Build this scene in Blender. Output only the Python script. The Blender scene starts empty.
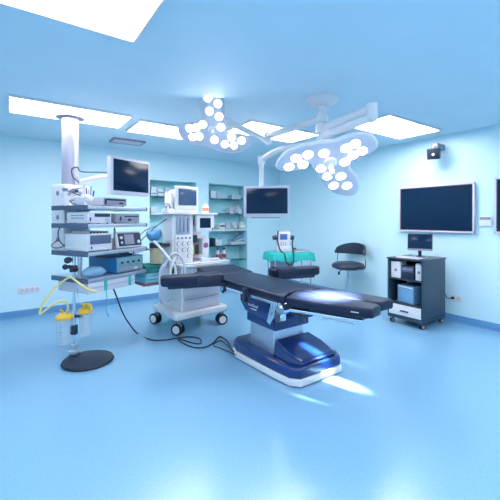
import bpy, bmesh, math, random
from mathutils import Vector, Matrix
random.seed(7)
S = bpy.context.scene
COL = S.collection
PI = math.pi
R = math.radians

# ------------------------------------------------------------------ camera, world, exposure
YAW = math.atan2(340, 481.5)            # the room's long wall against the line of sight
HC, F, HZ = 1.5, 340.0, 219.0           # eye height, focal length in pixels (500 px frame), horizon row
cd = bpy.data.cameras.new('camera'); cam = bpy.data.objects.new('camera', cd); COL.objects.link(cam)
cam.location = (0, 0, HC); cam.rotation_euler = (PI / 2, 0, -YAW)
cd.sensor_width = 36; cd.sensor_fit = 'HORIZONTAL'; cd.lens = 36 * F / 500.0
cd.shift_y = -(250 - HZ) / 500.0; cd.clip_start = 0.05; cd.clip_end = 60
S.camera = cam
w = bpy.data.worlds.new('world'); S.world = w; w.use_nodes = True
w.node_tree.nodes['Background'].inputs[0].default_value = (.8, .9, 1, 1)
w.node_tree.nodes['Background'].inputs[1].default_value = 0.3
S.view_settings.view_transform = 'Standard'; S.view_settings.look = 'None'
S.view_settings.gamma = 1; S.view_settings.use_curve_mapping = False
S.view_settings.exposure = 0.78
CEIL = 2.76; BY = 6.30; RX = 5.33; LX = -1.7; FY = -1.6
PANEL_E = 8.3
LAMP_E = 22.0

def room(px, py, d):
    """a point of the room seen at pixel px,py at depth d"""
    X = (px - 250) / F * d; z = HC - (py - HZ) / F * d
    return Vector((X * math.cos(YAW) + d * math.sin(YAW), -X * math.sin(YAW) + d * math.cos(YAW), z))
def at_z(px, py, z):
    return room(px, py, (HC - z) * F / (py - HZ))
def flr(px, py, z=0.0): return at_z(px, py, z)

# ------------------------------------------------------------------ materials
MATS = {}
def mat(name, col, rough=.5, metal=0, var=.04, scale=30, bump=0, emit=0, spec=.5, coat=0, trans=0):
    if name in MATS: return MATS[name]
    m = bpy.data.materials.new(name); m.use_nodes = True; nt = m.node_tree
    b = nt.nodes['Principled BSDF']
    b.inputs['Roughness'].default_value = rough; b.inputs['Metallic'].default_value = metal
    b.inputs['Specular IOR Level'].default_value = spec
    b.inputs['Coat Weight'].default_value = coat; b.inputs['Coat Roughness'].default_value = .08
    b.inputs['Transmission Weight'].default_value = trans
    tc = nt.nodes.new('ShaderNodeTexCoord'); nz = nt.nodes.new('ShaderNodeTexNoise')
    nz.inputs['Scale'].default_value = scale; nz.inputs['Detail'].default_value = 3
    nt.links.new(tc.outputs['Object'], nz.inputs['Vector'])
    rp = nt.nodes.new('ShaderNodeValToRGB'); e = rp.color_ramp.elements
    e[0].position = .3; e[1].position = .7
    e[0].color = tuple(max(0, c * (1 - var)) for c in col) + (1,)
    e[1].color = tuple(min(1, c * (1 + var)) for c in col) + (1,)
    nt.links.new(nz.outputs['Fac'], rp.inputs['Fac']); nt.links.new(rp.outputs['Color'], b.inputs['Base Color'])
    if bump:
        bp = nt.nodes.new('ShaderNodeBump'); bp.inputs['Strength'].default_value = bump; bp.inputs['Distance'].default_value = .004
        nt.links.new(nz.outputs['Fac'], bp.inputs['Height']); nt.links.new(bp.outputs['Normal'], b.inputs['Normal'])
    if emit:
        b.inputs['Emission Color'].default_value = tuple(col) + (1,); b.inputs['Emission Strength'].default_value = emit
    MATS[name] = m; return m
def glass(name, col, refl=.12, rough=.03):
    m = bpy.data.materials.new(name); m.use_nodes = True; nt = m.node_tree
    for n in list(nt.nodes): nt.nodes.remove(n)
    o = nt.nodes.new('ShaderNodeOutputMaterial'); mx = nt.nodes.new('ShaderNodeMixShader')
    t = nt.nodes.new('ShaderNodeBsdfTransparent'); g = nt.nodes.new('ShaderNodeBsdfGlossy')
    fr = nt.nodes.new('ShaderNodeLayerWeight'); fr.inputs['Blend'].default_value = refl
    t.inputs['Color'].default_value = tuple(col) + (1,); g.inputs['Roughness'].default_value = rough
    nt.links.new(fr.outputs['Fresnel'], mx.inputs[0]); nt.links.new(t.outputs[0], mx.inputs[1])
    nt.links.new(g.outputs[0], mx.inputs[2]); nt.links.new(mx.outputs[0], o.inputs[0])
    MATS[name] = m; return m

WALL = mat('wall_paint', (.63, .87, .965), .45, var=.012, scale=2)
CEILM = mat('ceiling_paint', (.66, .85, .96), .6, var=.015, scale=2)
FLOOR = mat('vinyl_floor', (.21, .43, .66), .22, var=.06, scale=70, spec=.55)
COVE = mat('skirting_vinyl', (.14, .34, .62), .35, var=.05)
NICHE = mat('cabinet_lining', (.55, .86, .91), .45, var=.03)
WHITE = mat('white_enamel', (.80, .79, .83), .3, var=.015)
LILAC = mat('pale_plastic', (.64, .63, .73), .4, var=.02)
SILV = mat('brushed_steel', (.62, .65, .74), .32, metal=.85, var=.06, scale=60)
CHROME = mat('chrome', (.82, .85, .9), .12, metal=1, var=.02)
COLM = mat('column_paint', (.38, .38, .50), .35, metal=.3, var=.02)
SLATE = mat('slate_edge', (.085, .12, .21), .45, var=.05)
GREYP = mat('grey_plastic', (.28, .29, .38), .42, var=.04)
DARK = mat('dark_plastic', (.018, .028, .06), .4, var=.1)
BLACKP = mat('black_rubber', (.012, .014, .025), .6, var=.1)
SCREEN = mat('dark_screen', (.003, .022, .062), .16, var=.02, spec=.25)
SCREENG = mat('grey_screen', (.05, .10, .20), .12, var=.08, coat=.5)
VINYL = mat('navy_vinyl', (.007, .013, .045), .38, var=.08, scale=80, bump=.05, spec=.38)
BLUE = mat('blue_shell', (.006, .032, .17), .22, var=.05, coat=.5)
ESU = mat('blue_case', (.01, .17, .42), .35, var=.04)
GREENG = mat('grey_green_panel', (.16, .32, .38), .4, var=.05)
TEAL = mat('teal_cloth', (.02, .47, .44), .8, var=.12, scale=25, bump=.6)
GREENC = mat('green_cloth', (.03, .28, .26), .8, var=.12, scale=25, bump=.6)
YELL = mat('yellow_plastic', (1.0, .58, .06), .4, var=.06)
YTUBE = mat('yellow_tube', (.92, .74, .22), .35, var=.05)
BEIGE = mat('beige_granules', (.55, .47, .30), .7, var=.25, scale=120)
ORANGE = mat('orange_liquid', (.85, .30, .14), .5)
RED = mat('red_label', (.62, .04, .08), .5)
PURP = mat('violet_plastic', (.33, .10, .36), .4)
CARTG = mat('cart_grey', (.03, .055, .09), .35, var=.06, scale=50)
CARTIN = mat('cart_inside', (.02, .03, .07), .5)
PCB = mat('computer_blue', (.16, .34, .58), .35, var=.05)
BROWN = mat('maroon_plastic', (.22, .09, .12), .5)
STOOLM = mat('stool_vinyl', (.025, .038, .07), .4, var=.06, spec=.4)
LENS = mat('lamp_lens', (1, .99, .97), .3, emit=LAMP_E * .35)
FILL_LED = mat('added_light_diffuser', (1, .96, .93), .5, emit=PANEL_E)  # glow of the ceiling panels, which are added to brighten the room
HEADM = mat('lamp_underside', (.70, .67, .76), .35, var=.03)
GLSH = glass('shelf_glass', (.66, .90, .93), .2)
GLD = glass('door_glass', (.95, .99, 1), .08)
def film(name, col, fac=.45, rough=.25):
    m = bpy.data.materials.new(name); m.use_nodes = True; nt = m.node_tree
    b = nt.nodes['Principled BSDF']; b.inputs['Base Color'].default_value = tuple(col) + (1,); b.inputs['Roughness'].default_value = rough
    nz = nt.nodes.new('ShaderNodeTexNoise'); nz.inputs['Scale'].default_value = 25
    mr = nt.nodes.new('ShaderNodeMapRange'); mr.inputs['To Min'].default_value = fac - .15; mr.inputs['To Max'].default_value = fac + .15
    nt.links.new(nz.outputs['Fac'], mr.inputs['Value']); nt.links.new(mr.outputs[0], b.inputs['Alpha'])
    MATS[name] = m; return m
CLEAR = film('clear_plastic', (.75, .85, .95), .22)
BAG = film('frosted_bag', (.70, .76, .88), .6)

# ------------------------------------------------------------------ mesh building
class MB:
    def __init__(s): s.bm = bmesh.new()
    def _take(s, t, T=None, mi=0):
        for f in t.faces: f.material_index = mi
        if T is not None: bmesh.ops.transform(t, matrix=T, verts=t.verts)
        me = bpy.data.meshes.new('tmp'); t.to_mesh(me); t.free(); s.bm.from_mesh(me); bpy.data.meshes.remove(me)
        return s
    def box(s, a, b, bev=.004, mi=0, T=None, seg=2):
        t = bmesh.new(); bmesh.ops.create_cube(t, size=1)
        d = [abs(b[i] - a[i]) for i in range(3)]; c = [(a[i] + b[i]) / 2 for i in range(3)]
        for v in t.verts: v.co = Vector((v.co[i] * d[i] + c[i] for i in range(3)))
        bev = min(bev, min(d) * .45)
        if bev > 0: bmesh.ops.bevel(t, geom=list(t.edges), offset=bev, segments=seg, profile=.6, affect='EDGES')
        return s._take(t, T, mi)
    def cyl(s, a, b, r, r2=None, n=20, mi=0, T=None):
        a, b = Vector(a), Vector(b); r2 = r if r2 is None else r2
        t = bmesh.new(); L = (b - a).length
        bmesh.ops.create_cone(t, cap_ends=True, segments=n, radius1=r, radius2=r2, depth=L)
        q = (b - a).to_track_quat('Z', 'Y').to_matrix().to_4x4()
        M = Matrix.Translation((a + b) / 2) @ q
        bmesh.ops.transform(t, matrix=M, verts=t.verts)
        return s._take(t, T, mi)
    def lathe(s, prof, c=(0, 0, 0), n=24, mi=0, T=None):
        t = bmesh.new(); rings = []
        for r, z in prof:
            if r < 1e-5: rings.append([t.verts.new((c[0], c[1], c[2] + z))])
            else: rings.append([t.verts.new((c[0] + r * math.cos(2 * PI * k / n), c[1] + r * math.sin(2 * PI * k / n), c[2] + z)) for k in range(n)])
        for A, B in zip(rings, rings[1:]):
            for k in range(n):
                k2 = (k + 1) % n
                f = [A[k % len(A)], A[k2 % len(A)], B[k2 % len(B)], B[k % len(B)]]
                g = []
                for v in f:
                    if v not in g: g.append(v)
                if len(g) > 2:
                    try: t.faces.new(g)
                    except ValueError: pass
        bmesh.ops.recalc_face_normals(t, faces=t.faces)
        return s._take(t, T, mi)
    def prism(s, poly, z0, z1, bev=.004, mi=0, T=None, seg=2):
        t = bmesh.new()
        lo = [t.verts.new((p[0], p[1], z0 if len(p) < 3 else z0 + p[2])) for p in poly]
        hi = [t.verts.new((p[0], p[1], z1 if len(p) < 3 else z1 + p[2])) for p in poly]
        n = len(poly)
        t.faces.new(lo[::-1]); t.faces.new(hi)
        for k in range(n): t.faces.new((lo[k], lo[(k + 1) % n], hi[(k + 1) % n], hi[k]))
        bmesh.ops.recalc_face_normals(t, faces=t.faces)
        if bev > 0:
            ed = [e for e in t.edges if abs(e.verts[0].co.z - e.verts[1].co.z) < abs(z1 - z0) * .8 or n < 9]
            bmesh.ops.bevel(t, geom=ed, offset=bev, segments=seg, profile=.6, affect='EDGES')
        return s._take(t, T, mi)
    def tube(s, pts, r, n=8, mi=0, sub=5, closed=False, T=None, ripple=0):
        P = [Vector(p) for p in pts]; Q = []
        m = len(P); rng = m if closed else m - 1
        for i in range(rng):
            p1, p2 = P[i], P[(i + 1) % m]
            p0 = P[i - 1] if (i > 0 or closed) else p1 * 2 - p2
            p3 = P[(i + 2) % m] if (i + 2 < m or closed) else p2 * 2 - p1
            for k in range(sub):
                u = k / sub
                Q.append(.5 * ((2 * p1) + (p2 - p0) * u + (2 * p0 - 5 * p1 + 4 * p2 - p3) * u * u + (3 * p1 - p0 - 3 * p2 + p3) * u ** 3))
        if not closed: Q.append(P[-1])
        t = bmesh.new(); rings = []; up = None; N = len(Q)
        for i, q in enumerate(Q):
            d = (Q[(i + 1) % N] - Q[i - 1]) if (closed or 0 < i < N - 1) else (Q[1] - Q[0] if i == 0 else Q[-1] - Q[-2])
            d.normalize()
            if up is None: up = Vector((0, 0, 1)) if abs(d.z) < .9 else Vector((1, 0, 0))
            sx = d.cross(up).normalized(); up = sx.cross(d).normalized()
            rr = r * (1 + ripple * (1 if i % 2 else -1))
            rings.append([t.verts.new(q + (sx * math.cos(2 * PI * k / n) + up * math.sin(2 * PI * k / n)) * rr) for k in range(n)])
        for i in range(N if closed else N - 1):
            A, B = rings[i], rings[(i + 1) % N]
            for k in range(n): t.faces.new((A[k], A[(k + 1) % n], B[(k + 1) % n], B[k]))
        if not closed: t.faces.new(rings[0][::-1]); t.faces.new(rings[-1])
        return s._take(t, T, mi)
    def sphere(s, c, r, sc=(1, 1, 1), mi=0, T=None, n=16):
        t = bmesh.new(); bmesh.ops.create_uvsphere(t, u_segments=n, v_segments=n // 2 + 2, radius=r)
        for v in t.verts: v.co = Vector((v.co[i] * sc[i] + c[i] for i in range(3)))
        return s._take(t, T, mi)
    def build(s, name, mats, parent=None, label=None, T=None):
        me = bpy.data.meshes.new(name)
        if T is not None: bmesh.ops.transform(s.bm, matrix=T, verts=s.bm.verts)
        s.bm.to_mesh(me); s.bm.free()
        for m in (mats if isinstance(mats, (list, tuple)) else [mats]): me.materials.append(m)
        me.shade_smooth(); me.set_sharp_from_angle(angle=R(38))
        o = bpy.data.objects.new(name, me); COL.objects.link(o)
        if parent: o.parent = parent
        if label: o['label'] = label
        return o
def tag(o, label, cat, group=None):
    o['label'] = label; o['category'] = cat
    if group: o['group'] = group
    return o
def thing(name, label, cat, loc=(0, 0, 0), rz=0, group=None):
    o = bpy.data.objects.new(name, None); COL.objects.link(o)
    o.location = loc; o.rotation_euler = (0, 0, rz); o.empty_display_size = .1
    return tag(o, label, cat, group)
def struct(o): o['kind'] = 'structure'; return o
def solo(mb, name, mats, label, cat, group=None, origin=None):
    """a thing that is one mesh, origin at its base"""
    if origin is not None: bmesh.ops.translate(mb.bm, vec=-Vector(origin), verts=mb.bm.verts)
    o = mb.build(name, mats)
    if origin is not None: o.location = origin
    return tag(o, label, cat, group)
def copy_tree(o, parent=None):
    c = o.copy(); COL.objects.link(c)
    if parent: c.parent = parent
    for ch in list(o.children): copy_tree(ch, c)
    return c
def text(s, size, T, m, parent, name='lettering', depth=.001):
    cu = bpy.data.curves.new(name, 'FONT'); cu.body = s; cu.size = size; cu.extrude = depth
    cu.align_x = 'CENTER'; cu.align_y = 'CENTER'
    t = bpy.data.objects.new('tmp', cu); COL.objects.link(t)
    dg = bpy.context.evaluated_depsgraph_get(); me = bpy.data.meshes.new_from_object(t.evaluated_get(dg))
    bpy.data.objects.remove(t); me.transform(T); me.materials.clear(); me.materials.append(m)
    o = bpy.data.objects.new(name, me); COL.objects.link(o); o.parent = parent; return o

# ------------------------------------------------------------------ the room
NX = [(2.13, 3.12), (3.38, 4.39)]; NZ0, NZ1, ND = .30, 2.26, .34
m = MB(); m.box((LX - .1, FY - .1, -.1), (RX + .1, BY + .6, 0), 0); struct(m.build('floor', FLOOR))
m = MB(); m.box((LX - .1, FY - .1, CEIL), (RX + .1, BY + .6, CEIL + .1), 0); struct(m.build('ceiling', CEILM))
m = MB()
xs = [LX - .1, NX[0][0], NX[0][1], NX[1][0], NX[1][1], RX + .1]
for i in (0, 2, 4): m.box((xs[i], BY, 0), (xs[i + 1], BY + .15, CEIL), 0)
for a, b in NX:
    m.box((a, BY, 0), (b, BY + .15, NZ0), 0); m.box((a, BY, NZ1), (b, BY + .15, CEIL), 0)
m.box((LX - .1, BY + .5, 0), (RX + .1, BY + .6, CEIL), 0)
struct(m.build('wall_back', WALL))
m = MB(); m.box((RX, FY - .1, 0), (RX + .1, BY, CEIL), 0); struct(m.build('wall_right', WALL))
m = MB(); m.box((LX - .1, FY - .1, 0), (LX, BY, CEIL), 0); struct(m.build('wall_left', WALL))
m = MB(); m.box((LX, FY - .1, 0), (RX, FY, CEIL), 0); struct(m.build('wall_front', WALL))
m = MB(); m.prism([(LX, BY), (LX, BY - .025), (RX, BY - .025), (RX, BY)], 0, .012, 0); m.box((LX, BY - .012, 0), (RX, BY, .10), .003); struct(m.build('baseboard_back', COVE))
m = MB(); m.box((RX - .025, FY, 0), (RX, BY - .03, .012), 0); m.box((RX - .012, FY, 0), (RX, BY - .03, .10), .003); struct(m.build('baseboard_right', COVE))

# built-in glass cupboards in the back wall
SZ = [.60, .92, 1.27, 1.62, 1.94]
def cupboard(x0, x1, label):
    t = thing('wall_cupboard', label, 'cupboard', ((x0 + x1) / 2, BY, NZ0), 0, 'glass cupboards built into the back wall')
    hw = (x1 - x0) / 2; H = NZ1 - NZ0
    MB().box((-hw, ND, 0), (hw, ND + .015, H), .001).build('back_panel', NICHE, t)
    for sx in (-1, 1): MB().box((sx * hw, 0, 0), (sx * (hw - .015), ND, H), .001).build('side_panel', NICHE, t)
    MB().box((-hw + .015, 0, 0), (hw - .015, ND, .018), .001).build('bottom_panel', NICHE, t)
    MB().box((-hw + .015, 0, H - .018), (hw - .015, ND, H), .001).build('top_panel', NICHE, t)
    for z in SZ:
        thick = .03 if z == 1.27 else .012
        MB().box((-hw + .016, .03, z - NZ0 - thick), (hw - .016, ND - .002, z - NZ0), .001).build('shelf', WHITE if z == 1.27 else GLSH, t, 'white solid shelf' if z == 1.27 else None)
    for s in (0, 1):
        d = MB().box((-hw + .017 + s * (hw - .017), .006 + s * .009, .02), (s * (hw - .017), .010 + s * .009, H - .02), 0).build('glass_door', GLD, t)
        MB().cyl((-.06 if not s else .06, .001 + s * .009, 1.0), (-.06 if not s else .06, .001 + s * .009, 1.08), .005, n=8).build('handle', SILV, d)
    return t
cupboard(*NX[0], 'glass-fronted wall cupboard partly hidden behind the anaesthesia machine')
cupboard(*NX[1], 'glass-fronted wall cupboard between the anaesthesia machine and the hanging monitor')

def sbox(px0, px1, h, z, mats, label, name='supply_box', dep=.16, y=.06, group='packets in the wall cupboards', cat='box', lid=None):
    """a box on a cupboard shelf spanning two picture columns on the wall"""
    def wx(px):
        r = (px - 250) / F; d = (BY + y) / (math.cos(YAW) - r * math.sin(YAW)); return (r * math.cos(YAW) + math.sin(YAW)) * d
    x0, x1 = wx(px0), wx(px1)
    mb = MB().box((x0, BY + y, z + .001), (x1, BY + y + dep, z + .001 + h), .004)
    if lid: mb.box((x0 + .005, BY + y - .002, z + h * .45), (x1 - .005, BY + y + .01, z + h * .7), .001, mi=1)
    return solo(mb, name, mats if isinstance(mats, list) else [mats, lid or mats], label, cat, group, ((x0 + x1) / 2, BY + y, z + .001))
T1 = 'in the left wall cupboard'; T2 = 'in the right wall cupboard'
sbox(151, 157, .09, 1.94, WHITE, 'white packet low at the left end of the top shelf ' + T1, lid=PCB)
sbox(151.5, 156.5, .085, 2.033, WHITE, 'white packet stacked on the leftmost packet of the top shelf ' + T1)
sbox(158, 164, .13, 1.94, WHITE, 'white box in the middle of the top shelf ' + T1, lid=GREYP)
sbox(165, 171, .08, 1.94, WHITE, 'flat white box on the top shelf beside the hidden monitor ' + T1)
sbox(165.5, 170.5, .08, 2.023, WHITE, 'white box stacked at the right of the top shelf ' + T1, lid=PCB)
sbox(151, 158, .11, 1.62, WHITE, 'white packet on the second shelf down ' + T1)
sbox(211, 216, .16, 1.94, WHITE, 'white packet at the left of the top shelf ' + T2)
sbox(216.5, 221, .13, 1.94, LILAC, 'pale packet beside the leftmost one on the top shelf ' + T2)
sbox(221.5, 225, .10, 1.94, WHITE, 'small white packet in the middle of the top shelf ' + T2)
sbox(232, 241, .09, 1.94, LILAC, 'low pale packet at the right of the top shelf ' + T2)
sbox(230, 234, .14, 1.62, LILAC, 'pale carton left of the frosted bag on the second shelf ' + T2)
sbox(239, 242, .10, 1.62, WHITE, 'small white carton at the right end of the second shelf ' + T2)
sbox(220, 225, .14, 1.27, WHITE, 'white carton with a dark lid on the white shelf ' + T2, lid=DARK)
sbox(226.5, 230, .15, 1.27, LILAC, 'pale carton left of the plastic bags on the white shelf ' + T2)
sbox(213, 215.5, .17, .92, DARK, 'dark slim box below the white shelf, left end ' + T2)
def shelf_pt(px, z, y=.14):
    r = (px - 250) / F; d = (BY + y) / (math.cos(YAW) - r * math.sin(YAW))
    return Vector(((r * math.cos(YAW) + math.sin(YAW)) * d, BY + y, z))
def bag(p, r, h, name, label, m=None, seed=1, group=None):
    rnd = random.Random(seed); t = bmesh.new()
    bmesh.ops.create_icosphere(t, subdivisions=3, radius=1)
    ph = [(Vector((rnd.uniform(-1, 1), rnd.uniform(-1, 1), rnd.uniform(-1, 1))) * 4, rnd.uniform(0, 6)) for _ in range(6)]
    for v in t.verts:
        k = 1 + sum(.055 * math.sin(a.dot(v.co) + b) for a, b in ph)
        v.co = Vector((v.co.x * r[0] * k, v.co.y * r[1] * k, max(0, (v.co.z * .5 + .42) * h * k)))
    mb = MB(); mb._take(t)
    o = mb.build(name, m or BAG); o.location = p
    return tag(o, label, 'bag', group)
bag(shelf_pt(237, 1.622), (.09, .08), .19, 'plastic_bag', 'rumpled pale plastic bag on the second shelf ' + T2, LILAC, 3)
bag(shelf_pt(234.5, 1.272), (.07, .07), .16, 'plastic_bag', 'rumpled pale bag on the white shelf ' + T2, LILAC, 4)
bag(shelf_pt(242.5, 1.272), (.11, .08), .17, 'plastic_bag', 'bulging whitish bag at the right end of the white shelf ' + T2, WHITE, 5)
# tray with blue packs and files, shelf under the white one
p = shelf_pt(238.5, .922, .1)
t = thing('file_tray', 'lilac tray holding a slanted blue file below the white shelf', 'tray', p)
MB().box((-.2, 0, 0), (.2, .17, .008), .002).box((-.2, 0, 0), (.2, .006, .075), .002).box((-.2, 0, .0), (-.194, .17, .09), .002).build('tray_body', LILAC, t)
Tm = Matrix.Translation((.0, .08, .085)) @ Matrix.Rotation(R(-16), 4, 'Y')
o = MB().box((-.17, -.06, -.012), (.17, .06, .012), .004, T=Tm).build('binder', WHITE)
o.location = p; tag(o, 'white binder lying slanted in the lilac tray', 'binder')
Tm = Matrix.Translation((.03, .09, .15)) @ Matrix.Rotation(R(-20), 4, 'Y')
o = MB().box((-.15, -.06, -.03), (.15, .06, .03), .008, T=Tm).build('file_box', PCB)
o.location = p; tag(o, 'blue file box slanted on top of the white binder', 'box')
# bottles
def bottle(p, h, r, label, capm, lab=None, name='bottle', group='bottles on the shelves and machine'):
    t = thing(name, label, 'bottle', p, 0, group)
    MB().lathe([(0, 0), (r, .003), (r, h * .62), (r * .4, h * .78), (r * .4, h * .85), (0, h * .85)], n=16).build('bottle_body', WHITE, t)
    MB().cyl((0, 0, h * .85), (0, 0, h), r * .45, n=12).build('cap', capm, t)
    if lab: MB().lathe([(r * 1.02, h * .2), (r * 1.02, h * .5)], n=16).build('paper_label', lab, t)
    return t
bottle(shelf_pt(218, .602), .27, .05, 'white bottle with a red label, left of the low pair in the cupboard', DARK, RED)
bottle(shelf_pt(224, .602), .27, .05, 'white bottle with a red label, right of the low pair in the cupboard', DARK, RED)
bottle(shelf_pt(217.3, .922, .08), .15, .035, 'small pale bottle below the white shelf beside a dark box', WHITE)
bottle(shelf_pt(220.5, .922, .08), .17, .032, 'small bottle with a teal cap below the white shelf', ESU)

# wall sockets, thermostat
t = thing('socket_strip', 'long white strip of four sockets on the left part of the wall', 'socket', (.245, BY, .345))
MB().box((-.145, -.012, 0), (.145, 0, .11), .004).build('cover_plate', WHITE, t)
for k in range(4):
    MB().lathe([(0, 0), (.022, 0), (.026, .004), (.03, .004), (.03, 0)], n=20, T=Matrix.Translation((-.102 + k * .068, -.0125, .055)) @ Matrix.Rotation(R(90), 4, 'X')).build('socket_hole', LILAC, t)
t = thing('wall_socket', 'small white double socket low on the wall behind the computer cart', 'socket', (RX, 2.32, .30))
MB().box((-.012, -.08, 0), (0, .08, .09), .004).build('cover_plate', WHITE, t)
for k in (-1, 1):
    MB().cyl((-.014, k * .038, .045), (-.008, k * .038, .045), .024, n=16).build('socket_hole', LILAC, t)
MB().box((-.04, .02, .025), (-.0145, .055, .06), .005).build('plug', DARK, t)
t = thing('wall_thermostat', 'small white wall controller with dark display between the two screens', 'thermostat', (RX, 1.945, 1.405))
MB().box((-.02, -.075, 0), (0, .075, .13), .004).build('housing', WHITE, t)
MB().box((-.023, -.065, .085), (-.019, .065, .122), .001).build('display', GREYP, t)

# ------------------------------------------------------------------ wall screens
def wall_tv(y0, y1, z0, z1, label):
    t = thing('wall_screen', label, 'screen', (RX, (y0 + y1) / 2, z0), 0, 'flat screens on the right wall')
    hw = (y1 - y0) / 2; H = z1 - z0
    MB().box((-.05, -hw + .03, .03), (0, hw - .03, H - .03), .004).build('body', DARK, t)
    f = MB()
    for a, b in (((-hw, 0), (hw, .022)), ((-hw, H - .022), (hw, H)), ((-hw, 0), (-hw + .022, H)), ((hw - .022, 0), (hw, H))):
        f.box((-.066, a[0], a[1]), (-.03, b[0], b[1]), .003)
    f.build('outer_frame', LILAC, t)
    f = MB(); q = .022; p_ = .030
    for a, b in (((-hw + q, q), (hw - q, p_)), ((-hw + q, H - p_), (hw - q, H - q)), ((-hw + q, q), (-hw + p_, H - q)), ((hw - p_, q), (hw - q, H - q))):
        f.box((-.060, a[0], a[1]), (-.03, b[0], b[1]), .001)
    f.build('inner_frame', BROWN, t)
    MB().box((-.055, -hw + .03, .03), (-.051, hw - .03, H - .03), 0).build('display', SCREEN, t)
    return t
wall_tv(2.06, 3.18, 1.30, 2.015, 'large dark flat screen above the computer cart')
wall_tv(.70, 1.82, 1.31, 2.05, 'dark flat screen cut off by the right edge of the photo')

# wall camera up by the ceiling
p = room(434, 152, 5.0)
t = thing('wall_camera', 'small black camera on a bracket high on the right wall', 'camera', (p.x, p.y, p.z))
Tc = Matrix.Rotation(R(200), 4, 'Z') @ Matrix.Rotation(R(14), 4, 'Y')
MB().box((-.06, -.085, -.10), (.09, .085, .055), .015, T=Tc).build('camera_body', DARK, t)
MB().cyl((.088, 0, -.025), (.115, 0, -.025), .038, n=20, T=Tc).build('lens_ring', BLACKP, t)
MB().cyl((.114, 0, -.025), (.118, 0, -.025), .02, n=20, T=Tc).build('lens', WHITE, t)
MB().box((0, -.05, .05), (RX - p.x, .05, .13), .01).cyl((0, 0, .03), (0, 0, .08), .03).build('bracket', GREYP, t)

# ceiling: led panels added to light the room, and an air vent
lp = [(.1, -.3, 'nearest one on the left, above the viewer'), (.1, 2.1, 'the big one at the top left corner of the view'), (.6, 4.5, 'beside the top of the equipment tower column'),
      (2.2, -.3, 'nearest one in the middle, above the viewer'), (1.95, 4.6, 'just left of the farther surgical lamp'), (3.1, 3.8, 'seen between the two surgical lamps'),
      (4.3, 2.65, 'right of the large surgical lamp'), (3.7, .1, 'nearest one on the right, above the viewer')]
def fill_led(x, y, label):
    t = thing('added_ceiling_light', label, 'ceiling light', (x, y, CEIL - .03), 0, 'added square light panels in the ceiling')
    f = MB()
    for a, b in (((-.62, -.32), (.62, -.30)), ((-.62, .30), (.62, .32)), ((-.62, -.3), (-.6, .3)), ((.6, -.3), (.62, .3))):
        f.box((a[0], a[1], 0), (b[0], b[1], .03), .002)
    f.build('frame', WHITE, t)
    MB().box((-.6, -.3, .008), (.6, .3, .03), 0).build('diffuser', FILL_LED, t)
for x, y, lb in lp: fill_led(x, y, 'added long white ceiling panel, ' + lb)
t = thing('ceiling_vent', 'pale grey air vent in the ceiling above the left monitor', 'vent', (1.55, 5.62, CEIL - .03))
f = MB().box((-.25, -.15, .0), (.25, -.13, .03), .002).box((-.25, .13, 0), (.25, .15, .03), .002).box((-.25, -.13, 0), (-.23, .13, .03), .002).box((.23, -.13, 0), (.25, .13, .03), .002)
f.build('frame', GREYP, t)
f = MB()
for k in range(8): f.box((-.23, -.115 + k * .032, .006), (.23, -.10 + k * .032, .024), .001)
f.build('slats', LILAC, t)

# ------------------------------------------------------------------ operating table (long axis along -y, foot towards the camera)
cx = 2.257
t = thing('operating_table', 'operating table with navy pads on a blue pedestal', 'operating table', (cx, 2.8, 0))
def L(poly): return [(p[0] - cx, p[1] - 2.8) + tuple(p[2:]) for p in poly]
def rrect(x0, y0, x1, y1, r, n=5):
    out = []
    for (qx, qy, a0) in ((x1 - r, y1 - r, 0), (x0 + r, y1 - r, 90), (x0 + r, y0 + r, 180), (x1 - r, y0 + r, 270)):
        for k in range(n + 1):
            a = R(a0 + 90 * k / n); out.append((qx + r * math.cos(a), qy + r * math.sin(a)))
    return out
# base
foot = [(2.02, 3.19), (2.10, 3.25), (2.45, 3.25), (2.53, 3.16), (2.62, 2.7), (2.72, 2.45), (2.72, 2.30), (2.64, 2.19), (2.10, 2.19), (2.03, 2.27), (2.00, 2.6), (1.98, 3.08)]
MB().prism(L(foot), .012, .075, .01).build('base_trim', WHITE, t, 'white lower rim of the base')
b_ = MB()
ins = [(x + (cx - x) * .03, y + (2.75 - y) * .02) for x, y in foot]
b_.prism(L(ins), .07, .17, .02, seg=3)
b_.build('base', BLUE, t)
h_ = MB(); hood = [(2.10, 2.60), (2.63, 2.60), (2.68, 2.42), (2.63, 2.23), (2.14, 2.23), (2.08, 2.38)]
bmt = bmesh.new()
lo = [bmt.verts.new((p_[0] - cx, p_[1] - 2.8, .165)) for p_ in hood]
hi = [bmt.verts.new(((p_[0] - cx) * .86 + .01, (p_[1] - 2.8) * .97 - .01, .165 + (.15 if p_[1] > 2.5 else .085 if p_[1] > 2.3 else .045))) for p_ in hood]
bmt.faces.new(lo[::-1]); bmt.faces.new(hi)
for k in range(6): bmt.faces.new((lo[k], lo[(k + 1) % 6], hi[(k + 1) % 6], hi[k]))
bmesh.ops.recalc_face_normals(bmt, faces=bmt.faces)
bmesh.ops.bevel(bmt, geom=list(bmt.edges), offset=.018, segments=3, affect='EDGES')
h_._take(bmt); h_.build('base_hood', BLUE, t)
for x, y in ((2.16, 2.27), (2.6, 2.27), (2.12, 3.16), (2.42, 3.16)):
    MB().cyl((x - cx, y - 2.8, 0), (x - cx, y - 2.8, .02), .035, n=16).build('foot', BLACKP, t)
MB().box((2.115 - cx, -.21, .16), (2.51 - cx, .19, .42), .012, seg=3).build('column', SILV, t)
MB().prism(L([(2.085, 3.02), (2.55, 3.02), (2.55, 2.54), (2.085, 2.54)]), .41, .52, .02, seg=3).build('column_collar', BLUE, t)
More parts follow.
